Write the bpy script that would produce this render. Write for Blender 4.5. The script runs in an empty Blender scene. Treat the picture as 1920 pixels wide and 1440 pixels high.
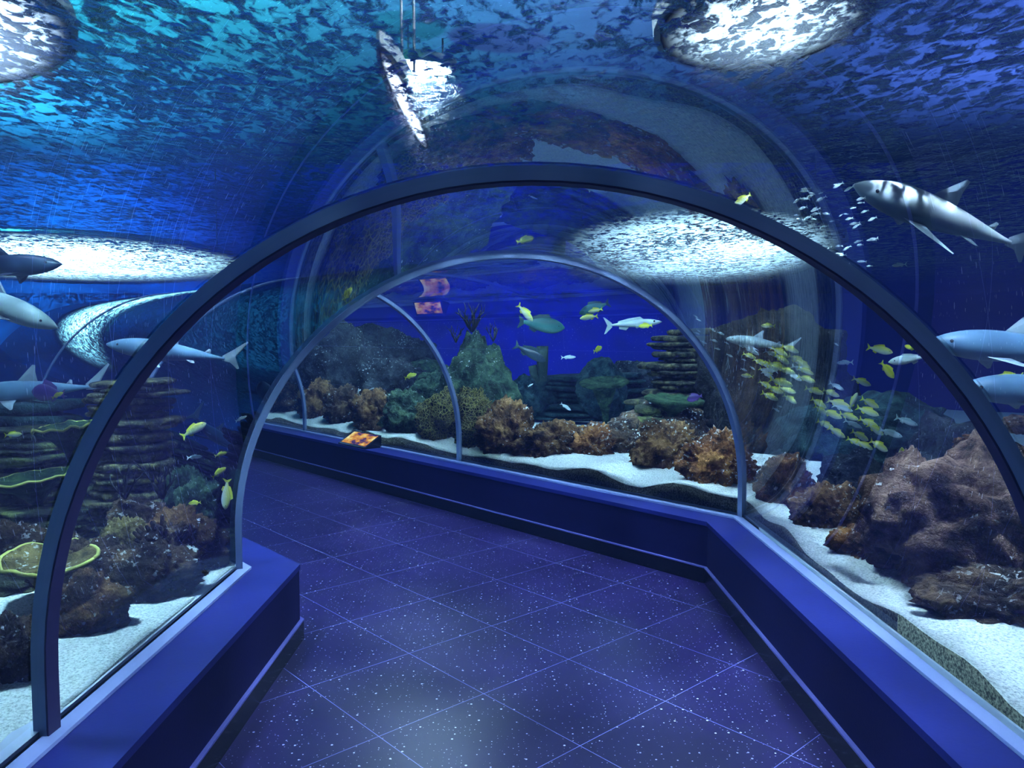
import bpy, math, random
from mathutils import Vector, Matrix, noise
import bmesh
R = math.radians
scn = bpy.context.scene
COL = scn.collection
rnd = random.Random(7)

# ------------------------------------------------------------------ camera model
F, HOR, H = 1440.0, 627.0, 1.6
TH = math.atan((720 - HOR) / F)
def ray(px, py):
    u = (px - 960) / F; v = (720 - py) / F
    return Vector((u, math.cos(TH) + v * math.sin(TH), v * math.cos(TH) - math.sin(TH)))
CAM = Vector((0, 0, H))
def P(px, py, Y):          # point seen at a pixel, Y metres ahead
    d = ray(px, py); return CAM + d * (Y / d.y)
def G(px, py, z):          # point seen at a pixel on the level z
    d = ray(px, py); return CAM + d * ((z - H) / d.z)

cam = bpy.data.cameras.new('camera'); cam.lens = 27.0; cam.sensor_width = 36.0
cam.clip_start = 0.02; cam.clip_end = 200
co = bpy.data.objects.new('camera', cam); COL.objects.link(co)
co.location = CAM; co.rotation_euler = (R(90) - TH, 0, 0)
scn.camera = co
scn.view_settings.view_transform = 'Standard'
scn.view_settings.look = 'None'
scn.view_settings.exposure = 0.0
cy = scn.cycles
cy.use_denoising = True
cy.use_adaptive_sampling = True; cy.adaptive_threshold = .03
cy.use_light_tree = False
cy.max_bounces = 6; cy.diffuse_bounces = 2; cy.glossy_bounces = 4
cy.transmission_bounces = 4; cy.transparent_max_bounces = 24
cy.caustics_reflective = False; cy.caustics_refractive = False
cy.sample_clamp_indirect = 4.0

# ------------------------------------------------------------------ mesh builder
class MB:
    def __init__(s): s.v = []; s.f = []; s.smooth = []
    def add(s, vs, fs, smooth=True):
        o = len(s.v); s.v += [tuple(p) for p in vs]
        for f in fs: s.f.append(tuple(o + i for i in f)); s.smooth.append(smooth)
    def prism(s, poly, z0, z1, smooth=False):
        n = len(poly)
        vs = [(p[0], p[1], z0) for p in poly] + [(p[0], p[1], z1) for p in poly]
        fs = [tuple(range(n - 1, -1, -1)), tuple(range(n, 2 * n))]
        fs += [(i, (i + 1) % n, n + (i + 1) % n, n + i) for i in range(n)]
        s.add(vs, fs, smooth)
    def box(s, c, d, rot=None):
        x, y, z = [k / 2 for k in d]
        vs = [Vector((sx * x, sy * y, sz * z)) for sz in (-1, 1) for sy in (-1, 1) for sx in (-1, 1)]
        if rot is not None: vs = [rot @ p for p in vs]
        vs = [p + Vector(c) for p in vs]
        s.add(vs, [(0, 2, 3, 1), (4, 5, 7, 6), (0, 1, 5, 4), (2, 6, 7, 3), (0, 4, 6, 2), (1, 3, 7, 5)], False)
    def loft(s, rings, close=True, caps=True, smooth=True):
        n = len(rings[0]); vs = [p for r in rings for p in r]; fs = []
        m = n if close else n - 1
        for i in range(len(rings) - 1):
            for j in range(m):
                a = i * n + j; b = i * n + (j + 1) % n
                fs.append((a, b, b + n, a + n))
        if caps and close:
            fs.append(tuple(range(n - 1, -1, -1))); k = (len(rings) - 1) * n
            fs.append(tuple(range(k, k + n)))
        s.add(vs, fs, smooth)
    def tube(s, pts, rad, n=7):
        pts = [Vector(p) for p in pts]; rings = []
        up = Vector((0.13, 0.31, 0.94))
        for i, p in enumerate(pts):
            t = (pts[min(i + 1, len(pts) - 1)] - pts[max(i - 1, 0)]).normalized()
            a = t.cross(up)
            if a.length < 0.05: a = t.cross(Vector((1, 0, 0)))
            a.normalize(); b = t.cross(a)
            r = rad[i] if isinstance(rad, (list, tuple)) else rad
            rings.append([p + (a * math.cos(k * 2 * math.pi / n) + b * math.sin(k * 2 * math.pi / n)) * r for k in range(n)])
        s.loft(rings)
    def mesh(s, name):
        me = bpy.data.meshes.new(name); me.from_pydata(s.v, [], s.f)
        me.polygons.foreach_set('use_smooth', s.smooth); me.update()
        return me
    def build(s, name, mat, parent=None):
        return link(name, s.mesh(name), mat, parent)

def link(name, me, mat, parent=None, loc=None):
    o = bpy.data.objects.new(name, me); COL.objects.link(o)
    if mat is not None and me is not None and not me.materials: me.materials.append(mat)
    if parent: o.parent = parent
    if loc is not None: o.location = loc
    return o
def tag(o, label, cat, group=None, kind=None):
    o['label'] = label; o['category'] = cat
    if group: o['group'] = group
    if kind: o['kind'] = kind
    return o
def empty(name, loc, label, cat, group=None):
    o = bpy.data.objects.new(name, None); COL.objects.link(o); o.location = loc; o.empty_display_size = .1
    return tag(o, label, cat, group)
def struct(o, label=None):
    o['kind'] = 'structure'
    if label: o['label'] = label; o['category'] = o.name.split('_')[0]
    return o

# ------------------------------------------------------------------ node helpers
def mat(name):
    m = bpy.data.materials.new(name); m.use_nodes = True
    nt = m.node_tree; nt.nodes.clear()
    out = nt.nodes.new('ShaderNodeOutputMaterial')
    return m, nt, out
def N(nt, typ, props=None, **inp):
    n = nt.nodes.new(typ)
    for k, v in (props or {}).items(): setattr(n, k, v)
    for k, v in inp.items():
        key = k.replace('_', ' ')
        try: s = n.inputs[key]
        except KeyError: s = n.inputs[int(k[1:])]
        if isinstance(v, bpy.types.NodeSocket): nt.links.new(v, s)
        elif hasattr(v, 'outputs'): nt.links.new(v.outputs[0], s)
        else: s.default_value = v
    return n
def c4(c): return (c[0], c[1], c[2], 1)
def ramp(nt, fac, stops, interp='LINEAR'):
    n = N(nt, 'ShaderNodeValToRGB'); cr = n.color_ramp; cr.interpolation = interp
    while len(cr.elements) < len(stops): cr.elements.new(0.5)
    for e, (p, c) in zip(cr.elements, stops):
        e.position = p; e.color = c4(c) if hasattr(c, '__len__') else (c, c, c, 1)
    nt.links.new(fac, n.inputs[0]); return n.outputs[0]
def math_(nt, op, a, b=0.0, c=0.0, clamp=False):
    n = nt.nodes.new('ShaderNodeMath'); n.operation = op; n.use_clamp = clamp
    for i, x in enumerate((a, b, c)):
        if isinstance(x, bpy.types.NodeSocket): nt.links.new(x, n.inputs[i])
        else: n.inputs[i].default_value = x
    return n.outputs[0]
def mixc(nt, fac, a, b, blend='MIX'):
    n = nt.nodes.new('ShaderNodeMix'); n.data_type = 'RGBA'; n.blend_type = blend
    for key, x in ((0, fac), (6, a), (7, b)):
        if isinstance(x, bpy.types.NodeSocket): nt.links.new(x, n.inputs[key])
        elif hasattr(x, '__len__'): n.inputs[key].default_value = c4(x)
        else: n.inputs[key].default_value = x
    return n.outputs[2]
def coords(nt, kind='Object', scale=(1, 1, 1), rot=(0, 0, 0), loc=(0, 0, 0)):
    t = N(nt, 'ShaderNodeTexCoord')
    m = N(nt, 'ShaderNodeMapping'); nt.links.new(t.outputs[kind], m.inputs[0])
    m.inputs['Scale'].default_value = scale; m.inputs['Rotation'].default_value = rot; m.inputs['Location'].default_value = loc
    return m.outputs[0]
def noise_(nt, vec, scale, detail=4, rough=.55, dist=0.0):
    return N(nt, 'ShaderNodeTexNoise', Vector=vec, Scale=scale, Detail=detail, Roughness=rough, Distortion=dist).outputs[0]
def principled(nt, out, **kw):
    b = N(nt, 'ShaderNodeBsdfPrincipled', None, **kw); nt.links.new(b.outputs[0], out.inputs[0]); return b
def bump(nt, h, strength=.5, dist=.02):
    return N(nt, 'ShaderNodeBump', Height=h, Strength=strength, Distance=dist).outputs[0]

def simple(name, col, rough=.5, metal=0.0, spec=.5, bumps=None, var=0.0):
    m, nt, out = mat(name)
    co_ = coords(nt)
    c = col if var == 0 else mixc(nt, noise_(nt, co_, 3.0, 5), [k * (1 - var) for k in col], [min(1, k * (1 + var)) for k in col])
    b = principled(nt, out, Base_Color=c4(c) if not isinstance(c, bpy.types.NodeSocket) else c, Roughness=rough, Metallic=metal)
    b.inputs['Specular IOR Level'].default_value = spec
    if bumps: nt.links.new(bump(nt, noise_(nt, co_, bumps[0], 5), bumps[1], bumps[2]), b.inputs['Normal'])
    return m

# ------------------------------------------------------------------ materials
M = {}
M['parapet'] = simple('parapet_paint', (.003, .0022, .05), .6, spec=.25, bumps=(90, .15, .003), var=.25)
M['ledge'] = simple('ledge_paint', (.010, .014, .15), .45, spec=.3, bumps=(60, .12, .003), var=.3)
M['baseboard'] = simple('black_granite_skirting', (.006, .006, .016), .22)
M['capping'] = simple('skirting_capping', (.16, .15, .55), .35, .3)
M['frame'] = simple('arch_metal', (.36, .48, .72), .42, .35, bumps=(120, .1, .002), var=.2)
M['frame_pale'] = simple('bend_arch_metal', (.24, .32, .58), .35, .3, var=.2)
M['frame_edge'] = simple('arch_metal_inner', (.035, .03, .10), .45, .3)
M['trim'] = simple('glazing_channel', (.30, .36, .72), .4, .2, var=.15)
M['trim2'] = simple('glazing_gasket', (.55, .62, .85), .35, .1, var=.1)
M['housing'] = simple('lamp_housing', (.03, .03, .035), .5)
M['tankblue'] = simple('tank_wall_blue', (.012, .014, .30), .9, spec=0)
M['tankteal'] = simple('tank_wall_teal', (.010, .07, .20), .9, spec=0, var=.3)
def wall_paint():  # teal light of the left-hand water put into the wall colour
    m, nt, out = mat('tank_wall_painted_tint')
    g = N(nt, 'ShaderNodeNewGeometry'); sx = N(nt, 'ShaderNodeSeparateXYZ', Vector=g.outputs['Position'])
    k = ramp(nt, math_(nt, 'MULTIPLY_ADD', sx.outputs[0], 1 / 10.0, .9), [(0.0, 0.0), (.55, 1.0)])
    principled(nt, out, Base_Color=mixc(nt, k, (.010, .075, .20), (.012, .014, .30)), Roughness=.9)
    return m
M['tankback'] = wall_paint()
M['ceiling'] = simple('dark_ceiling', (.10, .12, .20), .9, spec=0, var=.4)

def floor_mat():
    m, nt, out = mat('speckled_navy_tile')
    a = R(42)
    t = N(nt, 'ShaderNodeTexCoord')
    mp = N(nt, 'ShaderNodeMapping', {'vector_type': 'POINT'}); nt.links.new(t.outputs['Object'], mp.inputs[0])
    mp.inputs['Rotation'].default_value = (0, 0, -a)      # x = across the far corridor, y = along it
    sx = N(nt, 'ShaderNodeSeparateXYZ', Vector=mp.outputs[0])
    def line(v, per, off):
        k = math_(nt, 'FRACT', math_(nt, 'DIVIDE', math_(nt, 'SUBTRACT', v, off), per))
        d = math_(nt, 'MINIMUM', k, math_(nt, 'SUBTRACT', 1.0, k))
        return math_(nt, 'LESS_THAN', d, .0016 / per)
    g = math_(nt, 'MAXIMUM', line(sx.outputs[0], .545, 1.59), line(sx.outputs[1], .585, 1.975))
    base = mixc(nt, noise_(nt, t.outputs['Object'], 1.3, 4), (.006, .003, .034), (.022, .013, .095))
    # mica flecks
    flecks = None
    for sc_, th, wgt in ((46, .075, .55), (21, .062, .95)):
        vo = N(nt, 'ShaderNodeTexVoronoi', {'voronoi_dimensions': '2D'}, Vector=t.outputs['Object'], Scale=sc_)
        pick = N(nt, 'ShaderNodeSeparateColor', Color=vo.outputs['Color'])
        k = math_(nt, 'MULTIPLY', math_(nt, 'LESS_THAN', vo.outputs['Distance'], math_(nt, 'MULTIPLY', pick.outputs[1], th * 1.7)),
                  math_(nt, 'MULTIPLY', math_(nt, 'LESS_THAN', pick.outputs[0], .42), wgt))
        flecks = k if flecks is None else math_(nt, 'MAXIMUM', flecks, k)
    c = mixc(nt, flecks, base, (.75, .72, 1.0))
    c = mixc(nt, math_(nt, 'MULTIPLY', g, .75), c, (.30, .30, .80))
    b = principled(nt, out, Base_Color=c, Roughness=.33)
    b.inputs['Specular IOR Level'].default_value = .35
    nt.links.new(bump(nt, math_(nt, 'SUBTRACT', 1.0, g), .25, .003), b.inputs['Normal'])
    return m
M['floor'] = floor_mat()

def acrylic_mat():
    m, nt, out = mat('clear_acrylic')
    g = N(nt, 'ShaderNodeNewGeometry')
    d = N(nt, 'ShaderNodeVectorMath', {'operation': 'DOT_PRODUCT'})
    nt.links.new(g.outputs['Normal'], d.inputs[0]); nt.links.new(g.outputs['Incoming'], d.inputs[1])
    c = math_(nt, 'ABSOLUTE', d.outputs['Value'])
    air = math_(nt, 'ADD', .045, math_(nt, 'MULTIPLY', 1.12, math_(nt, 'POWER', math_(nt, 'SUBTRACT', 1.0, c), 3.0)), clamp=True)
    # from the water side light meets the air gap: total reflection beyond the critical angle
    wat = ramp(nt, c, [(0.0, 1.0), (.76, 1.0), (.86, .12), (.93, .04), (1.0, .03)])
    fr = math_(nt, 'ADD', math_(nt, 'MULTIPLY', air, g.outputs['Backfacing']), math_(nt, 'MULTIPLY', wat, math_(nt, 'SUBTRACT', 1.0, g.outputs['Backfacing'])))
    tr = N(nt, 'ShaderNodeBsdfTransparent', Color=(.955, .975, .985, 1))
    gl = N(nt, 'ShaderNodeBsdfGlossy', Color=mixc(nt, g.outputs['Backfacing'], (.28, .45, .52), (.92, .97, 1)), Roughness=0.0)
    mx = N(nt, 'ShaderNodeMixShader'); nt.links.new(fr, mx.inputs[0]); nt.links.new(tr.outputs[0], mx.inputs[1]); nt.links.new(gl.outputs[0], mx.inputs[2])
    nt.links.new(mx.outputs[0], out.inputs[0])
    return m
M['acrylic'] = acrylic_mat()

def water_mat():
    m, nt, out = mat('rippled_water_surface')
    v = coords(nt, 'Object', (1, .62, 1), (0, 0, R(25)))
    n1 = noise_(nt, v, 6.0, 3, .5, .6)
    n2 = noise_(nt, v, 28.0, 4, .55, .8)
    h = math_(nt, 'ADD', math_(nt, 'MULTIPLY', n1, 1.0), math_(nt, 'MULTIPLY', n2, .38))
    nrm = bump(nt, h, 1.0, .05)
    # steep facets let the room above show through, the rest mirrors the tank
    n3 = noise_(nt, v, 12.0, 5, .65, .9)
    big = noise_(nt, v, .85, 2, .5)
    w = math_(nt, 'ADD', math_(nt, 'MULTIPLY', n2, .50), math_(nt, 'MULTIPLY', n3, .62))
    w = math_(nt, 'ADD', w, math_(nt, 'MULTIPLY', math_(nt, 'SUBTRACT', big, .5), .24))
    facet = ramp(nt, w, [(.535, 0.0), (.625, 1.0)])
    tr = N(nt, 'ShaderNodeBsdfTransparent', Color=(.80, .93, 1, 1))
    gl = N(nt, 'ShaderNodeBsdfGlossy', Color=(.45, .60, .72, 1), Roughness=.05, Normal=nrm)
    rf = N(nt, 'ShaderNodeBsdfRefraction', Color=(.8, .93, 1, 1), Roughness=.42, IOR=1.01, Normal=nrm)
    m1 = N(nt, 'ShaderNodeMixShader'); m1.inputs[0].default_value = .07
    nt.links.new(gl.outputs[0], m1.inputs[1]); nt.links.new(rf.outputs[0], m1.inputs[2])
    m2 = N(nt, 'ShaderNodeMixShader'); nt.links.new(math_(nt, 'MULTIPLY', facet, .92), m2.inputs[0])
    nt.links.new(m1.outputs[0], m2.inputs[1]); nt.links.new(tr.outputs[0], m2.inputs[2])
    nt.links.new(m2.outputs[0], out.inputs[0])
    return m
M['water'] = water_mat()

def sand_mat():
    m, nt, out = mat('coarse_white_sand')
    v = coords(nt)
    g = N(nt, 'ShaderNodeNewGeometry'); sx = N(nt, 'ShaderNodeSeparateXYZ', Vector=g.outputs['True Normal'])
    up = ramp(nt, sx.outputs[2], [(.10, 0.0), (.32, 1.0)])  # steep faces painted darker: the unlit side as well as algae grime
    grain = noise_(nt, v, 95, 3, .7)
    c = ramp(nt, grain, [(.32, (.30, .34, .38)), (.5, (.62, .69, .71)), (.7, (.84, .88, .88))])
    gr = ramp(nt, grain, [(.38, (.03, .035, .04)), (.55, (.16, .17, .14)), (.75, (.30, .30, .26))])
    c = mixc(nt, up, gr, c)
    b = principled(nt, out, Base_Color=c, Roughness=.9)
    b.inputs['Specular IOR Level'].default_value = .1
    hh = math_(nt, 'ADD', math_(nt, 'MULTIPLY', grain, .3), noise_(nt, v, 22, 4, .6))
    nt.links.new(bump(nt, hh, .8, .02), b.inputs['Normal'])
    return m
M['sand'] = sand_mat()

def rock_mat(name, dark, mid, light, specks=.0, speckcol=(.75, .8, .85), sc_=6.0, bs=.9, cells=None, upsand=0.0):
    m, nt, out = mat(name)
    v = coords(nt)
    n1 = noise_(nt, v, sc_, 6, .65, .4)
    c = ramp(nt, n1, [(.39, dark), (.50, mid), (.64, light)])
    n3 = noise_(nt, v, sc_ * .35, 3, .5)
    c = mixc(nt, ramp(nt, n3, [(.42, 0.0), (.62, .75)]), c, mixc(nt, .5, c, dark))
    h = math_(nt, 'ADD', noise_(nt, v, sc_ * 5, 5, .7), math_(nt, 'MULTIPLY', n1, 1.5))
    if cells:
        vo = N(nt, 'ShaderNodeTexVoronoi', {'feature': 'DISTANCE_TO_EDGE'}, Vector=v, Scale=cells[0])
        e = ramp(nt, vo.outputs[0], [(.04, 1.0), (.14, 0.0)])
        c = mixc(nt, e, c, cells[1]); h = math_(nt, 'ADD', h, e)
    if specks > 0 or upsand > 0:
        g = N(nt, 'ShaderNodeNewGeometry'); sx = N(nt, 'ShaderNodeSeparateXYZ', Vector=g.outputs['Normal'])
        sp = noise_(nt, v, sc_ * 6, 2, .5)  # white specks: scattered sand plus painted glints
        lift = math_(nt, 'MULTIPLY', sx.outputs[2], .06)
        k = ramp(nt, math_(nt, 'ADD', sp, lift), [(.72 - specks, 0.0), (.76 - specks, 1.0)])
        big = ramp(nt, noise_(nt, v, 2.2, 2), [(.42, 0.0), (.58, 1.0)])
        c = mixc(nt, math_(nt, 'MULTIPLY', k, big), c, speckcol)
    b = principled(nt, out, Base_Color=c, Roughness=.85)
    b.inputs['Specular IOR Level'].default_value = .2
    nt.links.new(bump(nt, h, bs, .05), b.inputs['Normal'])
    return m
M['brown'] = rock_mat('brown_reef_rock', (0.029, 0.016, 0.009), (0.160, 0.084, 0.035), (0.435, 0.246, 0.094), .07)
M['rust'] = rock_mat('rust_reef_rock', (0.032, 0.013, 0.007), (0.232, 0.094, 0.032), (0.609, 0.290, 0.087), .09)
M['umber'] = rock_mat('umber_reef_rock', (0.014, 0.010, 0.009), (0.072, 0.046, 0.032), (0.203, 0.131, 0.072), .08)
M['mauve'] = rock_mat('mauve_reef_rock', (.028, .016, .014), (.20, .115, .085), (.48, .30, .22), .05)
M['green'] = rock_mat('mossy_green_rock', (0.009, 0.020, 0.014), (0.043, 0.090, 0.058), (0.123, 0.203, 0.109), .02)
M['teal'] = rock_mat('shadowed_teal_rock', (0.006, 0.017, 0.026), (0.017, 0.052, 0.065), (0.051, 0.109, 0.109), .0)  # dark blue green base colour
M['slate'] = rock_mat('layered_slate', (0.02, 0.022, 0.020), (0.10, 0.10, 0.065), (0.32, 0.28, 0.12), .0, sc_=8)
M['olive'] = rock_mat('olive_slate', (0.012, 0.014, 0.014), (0.055, 0.067, 0.043), (0.217, 0.246, 0.072), .0, sc_=5)
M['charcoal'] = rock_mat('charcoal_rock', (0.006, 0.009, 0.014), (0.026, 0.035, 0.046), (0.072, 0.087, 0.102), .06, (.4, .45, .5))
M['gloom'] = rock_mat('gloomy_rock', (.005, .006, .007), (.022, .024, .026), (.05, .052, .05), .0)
M['honey'] = rock_mat('honeycomb_coral', (0.017, 0.020, 0.009), (0.065, 0.070, 0.026), (0.174, 0.160, 0.051), .0, cells=(30, (.30, .26, .07)))
M['yellowcoral'] = rock_mat('yellow_brain_coral', (0.043, 0.032, 0.012), (0.203, 0.160, 0.058), (0.478, 0.392, 0.145), .05, sc_=10)
M['plate'] = rock_mat('plate_coral', (0.051, 0.041, 0.017), (0.189, 0.145, 0.051), (0.377, 0.290, 0.102), .05, sc_=7)
M['plate_rim'] = simple('plate_coral_rim', (.45, .45, .10), .7)
M['plate_green'] = rock_mat('green_plate_coral', (0.009, 0.029, 0.017), (0.036, 0.087, 0.043), (0.102, 0.174, 0.072), .0, sc_=7)
M['branch'] = simple('black_branch_coral', (.008, .008, .009), .8)
M['branch_red'] = simple('rust_branch_coral', (.30, .10, .03), .7, var=.4)
M['sponge'] = simple('tube_sponge', (.02, .05, .045), .85, bumps=(40, .5, .02), var=.4)

exec_later = []

# ------------------------------------------------------------------ tunnel geometry
AX, BY, W = .055, 4.40, 1.452          # axis x of the near run, axis y of the bend, half width
TB = math.tan(R(21)); A2 = R(42)
D2 = Vector((-math.sin(A2), math.cos(A2))); N2 = Vector((math.cos(A2), math.sin(A2)))
B0 = Vector((AX, BY))
def near(u, y): return (AX + u, y)
def far(u, t): p = B0 + N2 * u + D2 * t; return (p.x, p.y)
def bend(u): return (AX + u, BY + u * TB)
Y0, T1 = -4.0, 9.2
ZC, RAD, ZB = .6, W, .40
def profile(off=0.0, n=56):
    pts = [(-(RAD + off), ZB), (-(RAD + off), ZB + .1)]
    for i in range(n + 1):
        a = math.pi - math.pi * i / n
        pts.append(((RAD + off) * math.cos(a), ZC + (RAD + off) * math.sin(a)))
    return pts + [(RAD + off, ZB + .1), (RAD + off, ZB)]
PR = profile()
def ring_a(u): return near(u * (1.012 if u > 0 else 1), 2.20 - .02 * u - .055 * max(0, u) ** 2)
def panel(name, f0, f1, label):
    mb = MB(); vs = []; n = len(PR)
    for f in (f0, f1): vs += [(*f(u), z) for u, z in PR]
    mb.add(vs, [(i, i + 1, n + i + 1, n + i) for i in range(n - 1)])
    o = mb.build(name, M['acrylic']); struct(o, label); o['category'] = 'window'
    return o
panel('window_1', lambda u: near(u, -3.9), lambda u: near(u, -.80), 'curved clear acrylic tunnel vault behind the viewer')
panel('window_2', lambda u: near(u, -.80), ring_a, 'curved clear acrylic vault in front of the first dark arch')
panel('window_3', ring_a, bend, 'curved clear acrylic vault between the first arch and the bend')
panel('window_4', bend, lambda u: far(u, 2.43), 'curved clear acrylic vault just past the bend')
panel('window_5', lambda u: far(u, 2.43), lambda u: far(u, 5.53), 'curved clear acrylic vault above the small orange sign')
panel('window_6', lambda u: far(u, 5.53), lambda u: far(u, T1 - .1), 'curved clear acrylic vault at the far end of the tunnel')

def arch(pos, axial, label, w=.030, r0=-.050, r1=.012, fm='frame'):
    """a square section rib: pos(u) gives the plan point, axial the direction across the rib"""
    pin, pout = profile(r0), profile(r1)
    base = pos(0.0)
    e = empty('arch_rib', (base[0], base[1], ZB), label, 'arch', 'metal ribs of the tunnel vault')
    ax = Vector(axial)
    rings = []; edge = []
    for (ui, zi), (uo, zo) in zip(pin, pout):
        pi_, po = Vector(pos(ui)), Vector(pos(uo))
        rings.append([Vector((*(pi_ - ax * w), zi)), Vector((*(po - ax * w), zo)), Vector((*(po + ax * w), zo)), Vector((*(pi_ + ax * w), zi))])
    off = Vector((base[0], base[1], ZB))
    mb = MB(); mb.loft([[p - off for p in r] for r in rings], smooth=False)
    mb.build('rib_bar', M[fm], e)
    k = MB()
    q0, q1 = profile(r0 - .006), profile(r0 - .0005)
    rr = []
    for (ui, zi), (uo, zo) in zip(q0, q1):
        pi_, po = Vector(pos(ui)), Vector(pos(uo))
        rr.append([Vector((*(pi_ - ax * w * .99), zi)) - off, Vector((*(po - ax * w * .99), zo)) - off, Vector((*(po + ax * w * .99), zo)) - off, Vector((*(pi_ + ax * w * .99), zi)) - off])
    k.loft(rr, smooth=False); k.build('inner_strip', M['frame_edge' if fm == 'frame' else 'frame_pale'], e)
    return e
arch(ring_a, (.06, 1), 'big dark blue metal arch nearest the viewer, framing the whole tunnel', .028, -.022, .018)
arch(bend, Vector((-math.sin(R(21)), math.cos(R(21)))), 'blue grey metal arch standing at the bend of the tunnel', .023, -.016, .008, 'frame_pale')
arch(lambda u: far(u, 2.43), D2, 'slim pale arch past the bend, right of the orange sign', .023, -.016, .008, 'frame_pale')
arch(lambda u: far(u, 5.53), D2, 'slim pale arch past the bend, left of the orange sign', .023, -.016, .008, 'frame_pale')

# floor
UI_L, UI_R, UO = -1.17, 1.20, 1.56
mb = MB()
fl = [near(UI_L - .1, Y0), near(UI_R + .1, Y0), bend(UI_R + .1), far(UI_R + .1, T1), far(UI_L - .1, T1), bend(UI_L - .1)]
mb.prism(fl, -.12, 0.0)
struct(mb.build('floor', M['floor']), 'dark blue speckled tile floor of the tunnel')

def run(name, u0, u1, z0, z1, m, leg, kindlabel=None):
    mb = MB()
    if leg == 1: poly = [near(u0, Y0), near(u1, Y0), bend(u1), bend(u0)]
    else: poly = [bend(u0), bend(u1), far(u1, T1), far(u0, T1)]
    if u0 > u1: poly.reverse()
    mb.prism(poly, z0, z1); o = mb.build(name, m); struct(o, kindlabel); return o
for nm, s, ui, leg in (('left', -1, UI_L, 1), ('right', 1, UI_R, 1), ('back', 1, UI_R, 2), ('front', -1, UI_L, 2)):
    where = {'left': 'left of the near walkway', 'right': 'right of the near walkway', 'back': 'along the far side past the bend', 'front': 'along the near side past the bend'}[nm]
    run('wall_' + nm, ui, s * UO, -.1, .372, M['parapet'], leg, 'low dark blue parapet wall ' + where)
    i = {'left': 1, 'right': 2, 'back': 3, 'front': 4}[nm]
    run('trim_%d' % i, ui - s * .006, s * UO, .372, .40, M['ledge'], leg, 'blue painted ledge top ' + where)
    b = run('baseboard_' + nm, ui - s * .018, ui - s * .0005, 0.0, .098, M['baseboard'], leg, 'black speckled skirting tiles ' + where)
    run('trim_%d' % (i + 4), ui - s * .020, ui - s * .0005, .0985, .106, M['capping'], leg, 'pale capping strip of the skirting ' + where)
    run('trim_%d' % (i + 8), s * (W - .062), s * (W - .006), .4005, .413, M['trim'], leg, 'pale metal glazing channel at the foot of the glass ' + where)
    run('trim_%d' % (i + 12), s * (W + .002), s * UO, .4005, .428, M['trim2'], leg, 'white bedding strip outside the glass ' + where)

# ------------------------------------------------------------------ tank: sand, walls, water, ceiling
def sandz(x, y, t, side):
    w1 = noise.noise(Vector((x * 1.1, y * 1.1, 3.1))); w2 = noise.noise(Vector((x * 3.0, y * 3.0, 8.7)))
    w3 = noise.noise(Vector((x * 2.1, y * 2.1, 1.7)))
    if side > 0: return .490 + max(-.022, .09 * w3 * max(0, 1 - t * 1.6) + .03 * w2) + .10 * min(t, .6) - .12 * max(0, min(t - 1.5, 2.0)) + .03 * w1
    return .432 + .030 * w1 + .014 * w2 + .05 * min(t, 2.0)
def sand(side, label):
    s = side; us = W + .012
    corner = Vector(bend(s * us))
    rows = []
    offs = [0, .05, .12, .2, .3, .4, .55, .7, .9, 1.15, 1.45, 1.8, 2.3, 3.0, 4.0, 5.5, 7.5, 10]
    n1, n2 = 110, 90
    for t in offs:
        u = s * (us + t); row = []
        yb = BY + u * TB
        for i in range(n1): row.append(near(u, Y0 + (yb - Y0) * i / n1))
        tb = -u * TB
        for i in range(n2 + 1): row.append(far(u, tb + (T1 + 3 - tb) * i / n2))
        rows.append([(max(-12.95, min(9.45, x)), max(-5.45, min(15.45, y)), sandz(x, y, t, s)) for x, y in row])
    skirt = [(p[0], p[1], .30) for p in rows[0]]
    mb = MB(); allr = [skirt] + rows
    mb.loft(allr if s < 0 else [list(reversed(r)) for r in allr], close=False, caps=False)
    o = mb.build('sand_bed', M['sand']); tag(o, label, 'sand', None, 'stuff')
    return o
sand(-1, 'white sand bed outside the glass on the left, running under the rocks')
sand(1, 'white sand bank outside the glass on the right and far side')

XL, XR, YF, YB, ZW, ZT = -13.0, 9.5, -5.5, 15.5, 2.42, 5.0
def wallbox(name, c, d, m, label):
    mb = MB(); mb.box(c, d); return struct(mb.build(name, m), label)
wallbox('wall_tank_back', ((XL + XR) / 2, YB + .1, 2.4), (XR - XL, .2, 5.4), M['tankback'], 'deep blue back wall of the aquarium tank')
wallbox('wall_tank_left', (XL - .1, (YF + YB) / 2, 2.4), (.2, YB - YF, 5.4), M['tankteal'], 'teal blue left wall of the aquarium tank')
wallbox('wall_tank_right', (XR + .1, (YF + YB) / 2, 2.4), (.2, YB - YF, 5.4), M['tankblue'], 'deep blue right wall of the aquarium tank')
wallbox('wall_tank_front', ((XL + XR) / 2, YF - .1, 2.4), (XR - XL, .2, 5.4), M['tankteal'], 'teal wall of the tank behind the viewer')
wallbox('ceiling', ((XL + XR) / 2, (YF + YB) / 2, ZT + .1), (XR - XL, YB - YF, .2), M['ceiling'], 'dark ceiling above the tank water')
mb = MB(); mb.add([(XL, YF, ZW), (XL, YB, ZW), (XR, YB, ZW), (XR, YF, ZW)], [(0, 1, 2, 3)], False)
struct(mb.build('water_surface', M['water']), 'rippling water surface of the tank seen from below')['category'] = 'water'

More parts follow.
